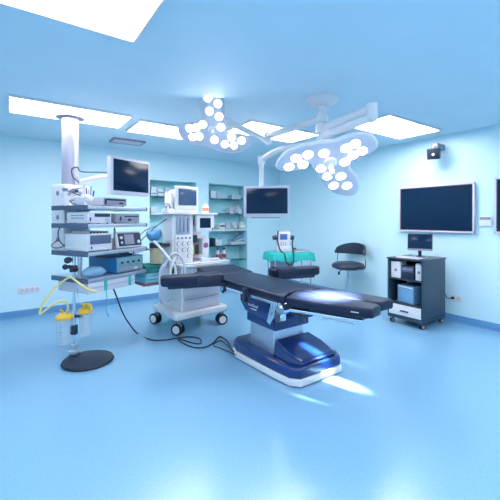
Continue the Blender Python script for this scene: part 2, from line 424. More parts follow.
# housing under the top: side profile in y/z, extruded across
hs = MB(); prof = [(3.08, .75), (3.08, .62), (2.98, .53), (2.56, .50), (2.47, .60), (2.47, .75)]
Tx = Matrix(((0, 0, 1, 0), (1, 0, 0, 0), (0, 1, 0, 0), (0, 0, 0, 1)))
hs.prism([(y - 2.8, z) for y, z in prof], 2.04 - cx, 2.49 - cx, .015, T=Tx, seg=3)
hs.build('tilt_housing', BLUE, t)
Tt = Matrix.Translation((2.036 - cx, .03, .612)) @ Matrix.Rotation(R(-90), 4, 'Z') @ Matrix.Rotation(R(90), 4, 'X')
text('mediland', .046, Tt, WHITE, t)
MB().box((2.036 - cx, -.03, .572), (2.041 - cx, .08, .579), 0).build('underline_mark', WHITE, t)
# joint brackets (steel cast pieces on the near side)
jb = MB(); jb.prism([(2.42 - 2.8, .745), (2.48 - 2.8, .745), (2.56 - 2.8, .52), (2.51 - 2.8, .50), (2.44 - 2.8, .60)], 2.0 - cx, 2.03 - cx, .006, T=Tx)
jb.build('cast_bracket', CHROME, t)
jb = MB(); jb.cyl((1.985 - cx, -.45, .69), (2.06 - cx, -.45, .69), .055, n=24).cyl((1.975 - cx, -.45, .69), (1.985 - cx, -.45, .69), .03)
jb.cyl((1.99 - cx, -.41, .60), (2.05 - cx, -.41, .60), .045, n=24); jb.box((2.0 - cx, -.48, .58), (2.04 - cx, -.38, .72), .012)
jb.build('leg_hinge', CHROME, t)
jb = MB(); jb.cyl((2.47 - cx, -.37, .70), (2.53 - cx, -.37, .70), .055, n=24); jb.build('leg_hinge', CHROME, t)
# frame and side rails
MB().box((2.05 - cx, -.46, .70), (2.48 - cx, .75, .745), .008).build('top_frame', DARK, t)
for x in (1.975, 2.535):
    r_ = MB().box((x - cx - .006, -.42, .715), (x - cx + .006, .52, .742), .003)
    for y in (-.35, 0, .4): r_.cyl((x - cx, y, .728), (x - cx + (.07 if x < cx else -.07), y, .728), .008, n=10)
    r_.build('side_rail', CHROME, t)
PADZ, PADT = .745, .82
def pad(poly, name='pad', z0=PADZ, z1=PADT, label=None, bev=.02):
    return MB().prism(L(poly), z0, z1, bev, seg=3).build(name, VINYL, t, label)
pad([(1.97, 3.58), (2.545, 3.58), (2.545, 2.36), (2.40, 2.36), (2.28, 2.42), (2.12, 2.38), (1.97, 2.27)], 'seat_pad')
# back/head section slightly raised
hp = MB(); hp.prism([(-.285, 0), (.32, 0), (.30, .44), (-.27, .44)], 0, .07, .02, seg=3)
hp.build('head_pad', VINYL, t, T=Matrix.Translation((0, .79, .755)) @ Matrix.Rotation(R(6), 4, 'X'))
MB().box((-.2, .75, .70), (.2, 1.1, .74), .008).build('head_frame', DARK, t)
# split leg pads
def leg(poly, z0=.735, z1=.815, z=0):
    lg = MB().prism(L(poly), z0, z1, .022, seg=3).build('leg_pad', VINYL, t)
    return lg
lg1 = leg([(1.975, 2.255), (2.15, 2.365), (2.26, 2.40), (2.435, 1.66), (2.40, 1.60), (2.26, 1.575), (2.235, 1.60)])
lg2 = leg([(2.30, 2.40), (2.40, 2.345), (2.60, 2.345), (2.70, 1.72), (2.67, 1.66), (2.50, 1.66), (2.462, 1.70)])
for a, b in (((2.06, 2.30), (2.30, 1.68)), ((2.50, 2.32), (2.60, 1.75))):
    MB().prism(L([(a[0] - .05, a[1]), (a[0] + .07, a[1]), (b[0] + .05, b[1]), (b[0] - .04, b[1])]), .70, .737, .006).build('leg_frame', DARK, t)
rr = MB().prism(L([(1.985, 2.22), (1.997, 2.225), (2.222, 1.64), (2.21, 1.635)]), .695, .72, .003)
rr.build('leg_rail', CHROME, t)
MB().prism(L([(2.13, 1.98), (2.17, 1.99), (2.27, 1.74), (2.23, 1.72)]), .665, .70, .006).build('rail_clamp', LILAC, t)
MB().cyl((2.06 - cx, -.66, .69), (2.06 - cx, -.66, .62), .025, n=14).box((2.02 - cx, -.72, .66), (2.14 - cx, -.55, .70), .01).build('lock_lever', DARK, t)
Tt = Matrix.Translation((2.19 - cx, 1.69 - 2.8, .775)) @ Matrix.Rotation(R(-69), 4, 'Z') @ Matrix.Rotation(R(90), 4, 'X')
MB().box((-.03, -.003, -.001), (.03, .003, .001), 0, T=Tt).build('pad_mark', WHITE, t)
# arm boards
def arm(x0, x1, y0, y1, sgn):
    a = MB()
    a.prism([(0, -.085), (.12, -.10), (.62, -.085), (.675, -.05), (.675, .05), (.62, .085), (.12, .10), (0, .085)], .785, .895, .03, seg=3)
    ang = math.atan2(y1 - y0, x1 - x0)
    Ta = Matrix.Translation((x0 - cx, y0 - 2.8, 0)) @ Matrix.Rotation(ang, 4, 'Z')
    o = a.build('arm_pad', VINYL, t, T=Ta)
    MB().box((-.12, -.05, .755), (.60, .05, .79), .006, T=Ta).build('arm_plate', DARK, o)
    c = MB(); c.tube([(.12, -.108, .80), (.12, -.105, .87), (.12, -.06, .90), (.12, .06, .90), (.12, .105, .87), (.12, .108, .80)], .012, sub=4, n=6, T=Ta)
    # wide wrap of the armrest: a saddle lying over the pad
    s_ = bmesh.new(); rows = []
    for u in (.05, .10, .18, .26, .30):
        k = 1 + .04 * math.sin(u * 40)
        rows.append([s_.verts.new((u, y * k, z + .006 * math.sin(u * 30))) for y, z in ((-.115, .775), (-.118, .84), (-.10, .893), (-.05, .905), (.05, .905), (.10, .893), (.118, .84), (.115, .775))])
    for A, B in zip(rows, rows[1:]):
        for k in range(7): s_.faces.new((A[k], A[k + 1], B[k + 1], B[k]))
    bmesh.ops.recalc_face_normals(s_, faces=s_.faces)
    bmesh.ops.solidify(s_, geom=list(s_.faces), thickness=.008)
    q = MB(); q._take(s_); q.build('arm_cuff', VINYL, o, T=Ta)
    MB().cyl((-.03, 0, .70), (-.03, 0, .79), .022, n=14, T=Ta).cyl((-.03, 0, .70), (-.03, -.09, .66), .016, n=10, T=Ta).build('arm_clamp', DARK, o)
arm(1.95, 1.28, 3.30, 3.50, -1)
arm(2.61, 3.29, 3.26, 3.09, 1)
MB().box((1.93 - cx, .02, .66), (1.97 - cx, .07, .80), .006).build('rail_clamp', DARK, t)

# ------------------------------------------------------------------ surgical lamps on one ceiling mount
MT = room(322, 150, 3.55); mx, my = MT.x, MT.y
def horn(A, B, r, r2=None): return MB().tube([A, (Vector(A) + Vector(B)) / 2, B], r, n=14, sub=3)
PX = .00853
OUT = [(-51.5, -7.7), (-45.6, 7.5), (-32.0, 17.3), (-13.6, 22.5), (1.2, 24.2), (14.8, 30.8), (29.7, 30.8), (39.8, 21.6), (38.4, 12.9), (28.1, 3.8), (19.5, -6.7), (30.3, -21.9), (37.1, -37.0), (32.2, -48.4), (12.4, -43.8), (0.0, -29.3), (-12.4, -10.7), (-18.7, -1.9), (-28.9, -9.7), (-40.9, -12.7)]
LNS = [(-40.4, -6.7), (-34.5, 4.7), (-26.5, -3.8), (-23.2, 9.3), (-7.9, 11.1), (-7.6, -8.7), (1.0, -19.8), (9.9, -33.7), (15.1, -19.8), (24.5, -33.7), (15.0, 0.0), (21.0, 8.4), (28.5, 13.8), (12.2, 17.3), (19.6, 22.5)]
def smooth(poly, sub=4):
    P = [Vector((a, b, 0)) for a, b in poly]; n = len(P); out = []
    for i in range(n):
        p0, p1, p2, p3 = P[i - 1], P[i], P[(i + 1) % n], P[(i + 2) % n]
        for k in range(sub):
            u = k / sub
            q = .5 * ((2 * p1) + (p2 - p0) * u + (2 * p0 - 5 * p1 + 4 * p2 - p3) * u * u + (3 * p1 - p0 - 3 * p2 + p3) * u ** 3)
            out.append((q.x * PX, q.y * PX))
    return out
def lamp(px, py, d, tilt, spin, label, size, armz, elbow, beam, aimp):
    c = room(px, py, d)
    t = thing('surgical_lamp', label, 'surgical lamp', (mx, my, CEIL), 0, 'surgical lamps hanging from the ceiling')
    org = Vector((mx, my, CEIL))
    # head frame: local x = a, y = b, z = n (pointing down and towards the viewer)
    a = Vector((math.cos(YAW), -math.sin(YAW), 0)); fwd = Vector((math.sin(YAW), math.cos(YAW), 0))
    n = -fwd * math.cos(R(tilt)) - Vector((0, 0, 1)) * math.sin(R(tilt)); b = n.cross(a)
    Th = Matrix.Translation(c - org) @ Matrix((( a.x, b.x, n.x, 0), (a.y, b.y, n.y, 0), (a.z, b.z, n.z, 0), (0, 0, 0, 1))) @ Matrix.Rotation(R(spin), 4, 'Z') @ Matrix.Scale(size, 4)
    sm = smooth(OUT)
    hd = MB().prism(sm, -.045, 0, .006).build('lamp_head', HEADM, t, T=Th)
    MB().tube([(x * 1.015, y * 1.015, -.022) for x, y in sm], .016, n=8, sub=1, closed=True).build('head_rim', WHITE, hd, T=Th)
    MB().prism([(x * .8, y * .8) for x, y in sm], -.075, -.04, .01).build('head_cover', WHITE, hd, T=Th)
    for q in LNS:
        x, y = q[0] * PX, q[1] * PX
        MB().lathe([(0, .004), (.038, .004), (.042, .001), (.042, -.004)], (x, y, 0), n=24).build('lens', LENS, hd, T=Th)
    MB().lathe([(.055, -.002), (.055, .02), (.035, .035), (.0, .035)], n=24).build('centre_cap', WHITE, hd, T=Th)
    MB().lathe([(.016, .03), (.02, .06), (.016, .12), (.022, .16), (0, .165)], n=16).build('handle', WHITE, hd, T=Th)
    # yoke, spring arm, boom
    back = c - org - n * (.07 * size); up = back + Vector((0, 0, .10)) - n * .10
    el = Vector(elbow) - org; top = Vector((0, 0, armz - CEIL))
    MB().tube([back, back - n * .08, up, up + Vector((0, 0, .04))], .024, n=12).sphere(back, .05).build('yoke', WHITE, t)
    j1 = up + Vector((0, 0, .03)); j2 = Vector((el.x, el.y, armz - CEIL - .07))
    MB().tube([j1, j1 + (j2 - j1) * .5, j2], .036, n=12).sphere(j1, .048).sphere(j2, .048).build('spring_arm', WHITE, t)
    MB().tube([top, Vector((el.x, el.y, top.z)) * .5 + top * .5 - Vector((0, 0, 0)), Vector((el.x, el.y, top.z))], .04, n=14).cyl((el.x, el.y, top.z + .04), (el.x, el.y, top.z - .09), .045, n=18).build('boom_arm', WHITE, t)
    MB().cyl((0, 0, top.z - .045), (0, 0, top.z + .045), .062, n=24).build('pivot_collar', WHITE, t)
    # the lamp's own light
    ld = bpy.data.lights.new('lamp_light', 'SPOT'); ld.energy = beam; ld.spot_size = R(24); ld.spot_blend = .8; ld.shadow_soft_size = .12
    ld.color = (1, .93, .84)
    lo_ = bpy.data.objects.new('lamp_light', ld); COL.objects.link(lo_); lo_.parent = t
    aim = Vector(aimp) - org; pos = c - org + n * .06
    lo_.location = pos; lo_.rotation_euler = (aim - pos).to_track_quat('-Z', 'Y').to_euler()
    return t
e1 = room(372, 128, 2.9); e2 = room(268, 130, 4.3)
L1 = lamp(330, 162, 2.9, 51, 0, 'large lit surgical lamp with three lobes above the foot of the table', 1, 2.44, (e1.x, e1.y, 2.44), 4600, (2.34, 2.10, .82))
L2 = lamp(213, 130, 3.7, 30, 150, 'second surgical lamp, farther left and higher than the large one', .95, 2.55, (e2.x, e2.y, 2.55), 60, (2.26, 3.0, .8))
t = thing('ceiling_mount', 'white round ceiling mount and drop tube carrying lamps and monitor', 'ceiling mount', (mx, my, CEIL))
MB().lathe([(0, 0), (.17, 0), (.17, -.02), (.13, -.06), (.06, -.075), (0, -.075)], n=32).build('canopy', WHITE, t)
MB().cyl((0, 0, -.07), (0, 0, -.56), .04, n=20).build('drop_tube', WHITE, t)

# hanging monitor
md = 4.2
mc = room(266.5, 201.5, md)
t = thing('hanging_monitor', 'flat monitor hanging from a white ceiling arm in the middle', 'monitor', (mc.x, mc.y, mc.z))
Tm = Matrix.Rotation(-YAW + R(-4), 4, 'Z')
hw, hh = 23 / F * md, 15.7 / F * md
MB().box((-hw, 0, -hh), (hw, .05, hh), .008, T=Tm).build('bezel', LILAC, t)
MB().box((-hw + .035, -.004, -hh + .045), (hw - .025, .002, hh - .03), .001, T=Tm).build('display', SCREEN, t)
MB().box((-.2, .04, -.15), (.2, .085, .15), .01, T=Tm).build('back_shell', LILAC, t)
MB().box((-hw + .09, .0, -hh - .012), (hw - .12, .04, -hh + .004), .003, T=Tm).build('lower_lip', GREYP, t)
pole = room(261.5, 186, md + .06); ptop = room(261.5, 160, md + .06)
P0 = pole - mc; P1 = ptop - mc
hub = Vector((mx, my, 2.30)) - mc
MB().cyl(P0 - Vector((0, 0, .25)), P1, .03, n=16).box((-.05, .04, -.06), (.05, .09, .06), .005, T=Tm).build('drop_tube', WHITE, t)
MB().sphere(P1, .05).cyl(P1 - Vector((0, 0, .05)), P1 + Vector((0, 0, .05)), .045).build('elbow', WHITE, t)
mid = P1 * .72 + hub * .28 + Vector((0, 0, .05))
MB().tube([P1, mid, P1 * .4 + hub * .6 + Vector((0, 0, .04)), hub], .036, n=12, sub=5).build('swing_arm', WHITE, t)
MB().cyl(hub - Vector((0, 0, .04)), hub + Vector((0, 0, .04)), .058, n=24).build('pivot_collar', WHITE, t)

# ------------------------------------------------------------------ equipment pendant on the left
K = room(87, HZ, 3.5); PR = math.atan2(.889, .459) - YAW
col_local = (.30, .70)
t = thing('equipment_pendant', 'tall equipment tower of slate-edged shelves on a thick ceiling column', 'pendant', (K.x, K.y, 0), PR)
PT = t
MB().cyl((.30, .70, 1.90), (.30, .70, CEIL - .01), .092, n=36).lathe([(.092, 0), (.16, 0), (.16, .04), (0, .04)], (.30, .70, CEIL - .05), n=32).build('ceiling_column', COLM, t)
hbx = MB().box((.13, .56, 1.10), (.47, .80, 1.90), .015, seg=3).build('service_head', WHITE, t)
for k, (x, z) in enumerate(((.19, 1.80), (.19, 1.50), (.33, 1.80), (.30, 1.30))):
    MB().lathe([(0, .006), (.022, .006), (.03, 0)], n=18, T=Matrix.Translation((x, .559, z)) @ Matrix.Rotation(R(90), 4, 'X')).build('gas_outlet', GREYP, hbx)
for k, z in enumerate((1.80, 1.52, 1.26)):
    MB().lathe([(0, .006), (.022, .006), (.03, 0)], n=18, T=Matrix.Translation((.129, .68, z)) @ Matrix.Rotation(R(-90), 4, 'Y')).build('gas_outlet', GREYP, hbx)
SHZ = [1.640, 1.447, 1.150, .872]
for z in SHZ:
    s_ = MB().box((0, 0, z - .038), (.84, .58, z), .006).build('shelf', SILV, t)
    MB().box((-.006, -.004, z - .045), (.012, .585, z + .006), .004).build('side_rail', SLATE, s_, 'slate blue end rail')
    MB().box((.835, -.004, z - .042), (.85, .585, z + .004), .004).build('side_rail', SLATE, s_, 'slate blue end rail')
for x, y in ((.05, .18), (.80, .52)):
    MB().box((x - .018, y - .018, .872), (x + .018, y + .018, 1.113), .003).build('post', SILV, t)
dr = MB().box((.02, .01, .715), (.66, .50, .832), .006).build('drawer', LILAC, t)
MB().box((.03, .004, .772), (.65, .011, .776), 0).build('seam', GREYP, dr)
for x in (.234, .573): MB().box((x - .014, -.006, .72), (x + .014, .012, .835), .002).build('latch', TEAL, dr, 'teal latch')
def ploc(x, y, z): return PT.matrix_basis @ Vector((x, y, z))
def pt_thing(name, label, cat, x, y, z, rz=0, group=None):
    bpy.context.view_layer.update()
    p = Matrix.Translation((K.x, K.y, 0)) @ Matrix.Rotation(PR, 4, 'Z') @ Vector((x, y, z))
    return thing(name, label, cat, p, PR + rz, group)
def knob(mb, x, z, r=.012, mi=0): return mb.cyl((x, -.012, z), (x, .002, z), r, n=14, mi=mi)
def rackbox(name, label, x, y, z, W, D, H, mc_, front, kind=0):
    t = pt_thing(name, label, 'medical device', x + W / 2, y, z + .001, 0, 'devices on the tower shelves')
    MB().box((-W / 2, 0, .008), (W / 2, D, H), .006).build('case', mc_, t)
    MB().box((-W / 2 + .008, -.006, .014), (W / 2 - .008, .002, H - .006), .003).build('front_panel', front, t)
    f = MB()
    for sx in (-1, 1):
        for sy in (.03, D - .03): f.cyl((sx * (W / 2 - .03), sy, 0), (sx * (W / 2 - .03), sy, .01), .012, n=10)
    f.build('feet', BLACKP, t)
    return t
# A
d = rackbox('video_processor', 'pale box with dark display strip on the second shelf, at its left', .03, .03, 1.447, .30, .34, .125, WHITE, LILAC)
MB().box((-.07, -.009, .075), (.13, -.004, .112), .002).build('display', DARK, d)
MB().box((-.13, -.010, .03), (-.115, -.004, .07), .002).build('switch', DARK, d)
MB().cyl((.09, -.012, .045), (.09, -.004, .045), .025, n=18).build('port', SILV, d)
v = MB()
for k in range(6):
    for r_ in range(2): v.box((-.153, .06 + k * .035, .055 + r_ * .03), (-.149, .085 + k * .035, .066 + r_ * .03), 0)
v.build('side_vents', GREYP, d)
# B
d = rackbox('video_recorder', 'grey recorder with a slot, right end of the second shelf', .38, .03, 1.447, .37, .34, .115, GREYP, GREYP)
MB().box((-.05, -.009, .075), (.165, -.004, .09), .001).build('slot', DARK, d)
MB().box((.0, -.010, .03), (.05, -.004, .055), .002).build('display', DARK, d)
MB().box((-.12, -.010, .03), (-.10, -.004, .08), .002).build('switch', BLACKP, d)
# C
d = rackbox('insufflator', 'tall white box with dark panel on the third shelf, at its left', .03, .03, 1.15, .31, .37, .19, WHITE, LILAC)
MB().box((-.13, -.010, .08), (.135, -.004, .175), .003).build('display', SLATE, d)
MB().box((-.12, -.010, .03), (-.105, -.004, .06), .002).build('switch', DARK, d)
v = MB()
for k in range(7): v.box((-.02 + k * .02, -.010, .03), (-.008 + k * .02, -.004, .05), .001)
v.build('buttons', WHITE, d)
# C2: shallow unit lying on C
d = pt_thing('light_unit', 'shallow dark-fronted unit lying on the tall white box', 'medical device', .18, .05, 1.345, 0, 'devices on the tower shelves')
MB().box((-.12, 0, 0), (.13, .28, .022), .004).build('case', LILAC, d)
MB().box((-.11, -.004, .003), (.12, .001, .020), .001).build('front_panel', DARK, d)
f = MB()
for k in range(5): f.cyl((-.08 + k * .04, -.012, .011), (-.08 + k * .04, -.003, .011), .006, n=10)
f.build('connectors', SILV, d)
# D defibrillator-like tilted console
d = pt_thing('patient_console', 'tilted grey-framed console with black screen panel on the third shelf', 'medical device', .645, .05, 1.151, 0, 'devices on the tower shelves')
Td = Matrix.Translation((0, .02, .01)) @ Matrix.Rotation(R(-12), 4, 'X')
MB().box((-.19, 0, 0), (.20, .05, .19), .02, T=Td, seg=3).box((-.15, .04, 0), (.16, .26, .12), .015).build('case', LILAC, d)
MB().box((-.165, -.004, .018), (.185, .004, .172), .012, T=Td).build('front_panel', DARK, d)
MB().box((-.075, -.008, .035), (.07, -.002, .155), .003, T=Td).build('display', GREYP, d, 'grey display')
f = MB().cyl((.13, -.02, .06), (.13, -.002, .06), .021, n=20, T=Td).cyl((-.125, -.015, .12), (-.125, -.002, .12), .018, n=16, T=Td).cyl((-.125, -.015, .06), (-.125, -.002, .06), .014, n=16, T=Td)
f.build('dial', SILV, d)
# E electrosurgical unit
d = rackbox('electrosurgical_unit', 'bright blue box with grey-green front on the bottom shelf', .40, .03, .872, .41, .47, .185, ESU, GREENG)
MB().box((-.18, -.012, .018), (.18, -.004, .06), .003).build('lower_strip', GREYP, d)
MB().box((.05, -.014, .03), (.10, -.010, .052), .001).build('display', WHITE, d)
f = MB()
for k in range(4): f.cyl((-.13 + k * .085, -.018, .12), (-.13 + k * .085, -.004, .12), .014, n=14)
f.build('sockets', DARK, d)
# F dark console + switches on top of E
d = pt_thing('foot_switch', 'dark flat foot switch lying on the bright blue box', 'foot switch', .52, .06, 1.058, R(4))
MB().box((-.20, 0, 0), (.16, .22, .028), .01).build('housing', DARK, d)
MB().box((-.17, .02, .028), (-.03, .16, .042), .008).build('pedal', SLATE, d)
MB().box((.0, .02, .028), (.13, .16, .042), .008).build('pedal', SLATE, d)
# bag on bottom shelf
p = ploc(.20, .16, .8735) if False else (Matrix.Translation((K.x, K.y, 0)) @ Matrix.Rotation(PR, 4, 'Z') @ Vector((.19, .14, .8735)))
o = bag(p, (.15, .10), .12, 'supply_bag', 'clear bluish bag of tubing on the bottom shelf', film('blue_film', (.30, .55, .80), .6), 9); o.rotation_euler = (0, 0, PR)
# H box below monitor
d = rackbox('control_unit', 'grey slot-fronted box on the top shelf under the tilted monitor', .22, .03, 1.640, .33, .30, .10, LILAC, GREYP)
MB().box((-.12, -.009, .065), (.14, -.004, .085), .001).build('slot', DARK, d)
MB().box((-.145, -.012, .02), (-.125, -.004, .08), .002).build('switch', BLACKP, d)
MB().box((.05, -.010, .03), (.11, -.004, .048), .002).build('display', DARK, d)
# monitor on the tower
d = pt_thing('tower_monitor', 'thick-framed pale monitor with dark screen above the equipment tower', 'monitor', .655, .06, 1.775, R(-3))
MB().box((-.29, 0, .01), (.29, .075, .45), .008).build('bezel', LILAC, d)
MB().box((-.258, -.004, .055), (.262, .002, .42), .001).build('display', SCREEN, d)
MB().box((-.20, .07, .08), (.20, .13, .38), .02).build('back_shell', LILAC, d)
MB().box((-.04, -.002, .028), (.04, .0, .034), 0).build('badge', SILV, d)
MB().box((-.05, .13, .20), (.05, .16, .30), .01).cyl((0, .16, .24), (0, .30, .24), .025).build('arm_mount', WHITE, d)
MB().tube([(0, .30, .26), (-.17, .40, .23), (-.35, .53, .16)], .03, n=12).cyl((0, .30, .19), (0, .30, .29), .034).build('support_arm', WHITE, d)
MB().cyl((-.35, .53, .125), (-.35, .53, .22), .036, n=18).build('arm_pivot', LILAC, d)
MB().tube([(-.02, .28, .30), (-.14, .38, .30), (-.34, .47, .29), (-.38, .49, .34), (-.44, .50, .31), (-.43, .50, .22), (-.38, .49, .18), (-.35, .50, .15)], .006, sub=6).build('cable_loop', BLACKP, d)
# things on the top shelf at left
o = bag(Matrix.Translation((K.x, K.y, 0)) @ Matrix.Rotation(PR, 4, 'Z') @ Vector((.11, .18, 1.6415)), (.08, .12), .13, 'supply_bag', 'frosted clear bag of tubing on the top shelf', BAG, 12); o.rotation_euler = (0, 0, PR)
def bottle2(x, y, h, r, label, m_, cap):
    d = pt_thing('humidifier_bottle', label, 'bottle', x, y, 1.641, 0, 'humidifier bottles on the top shelf')
    MB().lathe([(0, 0), (r, .002), (r, h * .7), (r * .6, h * .8), (r * .6, h * .84), (0, h * .84)], n=18).build('jar', m_, d)
    MB().lathe([(0, h * .84), (r * .8, h * .84), (r * .8, h), (0, h)], n=18).build('lid', cap, d)
    MB().cyl((0, 0, h * .92), (-r * 1.2, -r * .8, h * .92), .008, n=8).build('spout', GREYP, d)
bottle2(.06, .44, .20, .04, 'clear humidifier bottle at the outer left end of the top shelf', CLEAR, GREYP)
bottle2(.17, .42, .19, .04, 'clear humidifier bottle next to the tall white rod on the top shelf', CLEAR, DARK)
d = pt_thing('probe_holder', 'holder with several upright probes behind the grey box', 'holder', .30, .36, 1.641)
MB().box((-.05, -.04, 0), (.06, .04, .12), .01).build('holder_body', LILAC, d)
for k, (x, h, m_) in enumerate(((-.03, .22, DARK), (-.005, .20, SILV), (.02, .24, GREYP), (.045, .19, DARK))):
    MB().cyl((x, 0, .10), (x + .01 * (k - 1), .0, h), .008, n=10).build('probe', m_, d)
d = pt_thing('white_rod', 'slim upright white rod standing on the top shelf', 'rod', .05, .10, 1.641)
MB().cyl((0, 0, 0), (0, 0, .012), .03).build('rod_foot', WHITE, d); MB().cyl((0, 0, .012), (0, 0, .22), .011, n=12).build('rod', WHITE, d)
d = pt_thing('cable_coil', 'coil of grey and dark tubing lying beside the white rod on the top shelf', 'cable', .12, .33, 1.6415)
MB().tube([(.07 * math.cos(a * .7), .06 * math.sin(a * .7), .01 + .012 * a) for a in range(0, 18)], .007, n=8, sub=4).build('grey_tube', GREYP, d)
MB().tube([(.06 * math.cos(a * .8 + 1), .05 * math.sin(a * .8 + 1), .012 + .016 * a) for a in range(0, 12)], .005, n=8, sub=4).build('dark_tube', DARK, d)
# tower cables
def tcable(pts, r, m_, label, name='cable'):
    Tw = Matrix.Translation((K.x, K.y, 0)) @ Matrix.Rotation(PR, 4, 'Z')
    mb = MB().tube([Tw @ Vector(p) for p in pts], r, n=8)
    return solo(mb, name, m_, label, 'cable', 'cables beside the equipment tower', Tw @ Vector(pts[-1]))
tcable([(.15, .553, 1.50), (.12, .47, 1.47), (.12, .42, 1.435), (.16, .40, 1.46), (.2, .385, 1.48)], .007, BLACKP, 'short black cable looping between the first two shelves')
tcable([(.126, .68, 1.26), (.02, .62, 1.20), (.016, .50, 1.18), (.08, .43, 1.22), (.15, .402, 1.24)], .006, BROWN, 'dark red cable curving behind the tall white box')
tcable([(.20, .50, 1.44), (.06, .53, 1.40), (.02, .50, 1.30), (.03, .44, 1.22), (.09, .405, 1.20)], .006, BLACKP, 'black cable arching down behind the tall white box')
tcable([(.45, .10, 1.345), (.40, .06, 1.40), (.36, .02, 1.36), (.345, .0, 1.28), (.37, .02, 1.20)], .005, DARK, 'thin dark lead between the tall white box and the console')
tcable([(.234, -.01, .718), (.236, -.016, .60), (.232, -.018, .50), (.245, -.02, .44), (.26, -.02, .46)], .005, TEAL, 'thin teal cord dangling from the drawer latch')

# ------------------------------------------------------------------ suction stand
sp = room(74, HZ, 3.66); sp.z = 0
t = thing('suction_stand', 'chrome pole stand on a round navy base at the left', 'stand', sp, -YAW)
MB().lathe([(0, .0), (.245, .0), (.255, .012), (.245, .03), (.12, .045), (.0, .05)], (.19, -.08, 0), n=40).build('base', mat('navy_rubber', (.008, .013, .04), .5), t)
MB().cyl((0, 0, .05), (0, 0, 1.10), .016, n=16).build('pole', CHROME, t)
MB().box((-.045, -.045, .045), (.045, .045, .095), .01).cyl((0, 0, .09), (0, 0, .15), .028).cyl((.03, -.03, .07), (.11, -.07, .10), .012).build('pole_socket', SILV, t)
MB().box((-.035, -.03, .93), (.035, .03, 1.0), .008).build('clamp', DARK, t)
MB().cyl((-.035, 0, .985), (-.085, -.01, .985), .02, n=14).sphere((-.09, -.01, .985), .03).build('knob', DARK, t)
MB().cyl((-.03, -.01, 1.06), (-.05, -.03, 1.06), .012, n=12).cyl((-.045, -.05, 1.06), (-.055, .0, 1.06), .034, n=20).build('gauge', DARK, t)
MB().cyl((0, -.03, .965), (.04, -.055, .965), .012).sphere((.05, -.06, .965), .022).build('knob', BLACKP, t)
MB().lathe([(0, 0), (.02, 0), (.026, .03), (.02, .055), (0, .06)], (0, 0, 1.095), n=14).build('pole_cap', WHITE, t)
MB().box((-.10, -.012, .44), (.09, .012, .47), .004).build('canister_bracket', DARK, t)
MB().box((-.03, -.03, .26), (.03, .03, .36), .008).build('canister_clamp', DARK, t)
Ms = Matrix.Translation(sp) @ Matrix.Rotation(-YAW, 4, 'Z')
def canister(x, y, z0, z1, r, label):
    p = Ms @ Vector((x, y, z0))
    t = thing('suction_canister', label, 'canister', p, -YAW, 'clear suction canisters on the pole stand')
    H = z1 - z0
    b = MB().lathe([(0, .0), (r * .86, 0), (r * .9, .01), (r, H - .045), (r * .985, H - .045), (r * .88, .014), (0, .006)], n=28).build('jar', CLEAR, t)
    f = MB()
    for k in range(8): f.box((-.012, -r * (.91 + .012 * k) - .0015, .03 + k * .028), (.012 if k % 2 else .022, -r * (.90 + .012 * k), .034 + k * .028), 0)
    f.build('scale_marks', SLATE, b)
    l_ = MB().lathe([(0, H - .01), (r * .7, H - .01), (r * 1.08, H - .028), (r * 1.15, H - .05), (r * 1.12, H - .062), (r * .9, H - .06)], n=28).build('lid', YELL, t)
    MB().cyl((r * .4, 0, H - .02), (r * .4, 0, H + .025), .014, n=12).tube([(-r * .3, 0, H - .015), (-r * .3, 0, H + .02), (-r * .5, -.02, H + .04)], .011, n=10).build('port', YELL, l_)
    return t
canister(-.085, -.035, .17, .50, .078, 'larger clear canister with yellow lid, left of the pole')
canister(.10, .04, .235, .545, .062, 'smaller clear canister with yellow lid, right of the pole')
MB_ = MB().tube([Ms @ Vector(p) for p in ((.10, .0, .55), (.13, -.02, .585), (.17, -.03, .585), (.195, -.03, .57), (.198, -.03, .50))], .013, n=10)
solo(MB_, 'tube_connector', YELL, 'short hooked yellow connector on the smaller canister', 'connector', None, Ms @ Vector((.195, -.03, .5)))
def rp_(px, py, d): return room(px, py, d)
tb = MB().tube([rp_(68, 311, 3.57), rp_(67, 303, 3.56), rp_(61, 301, 3.52), rp_(51, 306, 3.48), rp_(42, 313, 3.45), rp_(39.5, 313, 3.45), rp_(43, 304, 3.47), rp_(52, 291, 3.5), rp_(62, 282, 3.52), rp_(70, 277.5, 3.5), rp_(76, 281, 3.42), rp_(86, 288, 3.36), rp_(98, 292, 3.38)], .0095, n=10, sub=6)
solo(tb, 'suction_tube', YTUBE, 'pale yellow suction tube bent in a loop left of the pole', 'tube', None, rp_(40, 313, 3.45))
tb = MB().tube([rp_(79, 305, 3.72), rp_(78, 296, 3.6), rp_(76, 284, 3.5), rp_(74.5, 278, 3.52)], .007, n=8)
solo(tb, 'suction_tube', CLEAR, 'thin clear tube running up beside the pole', 'tube', None, rp_(79, 305, 3.72))

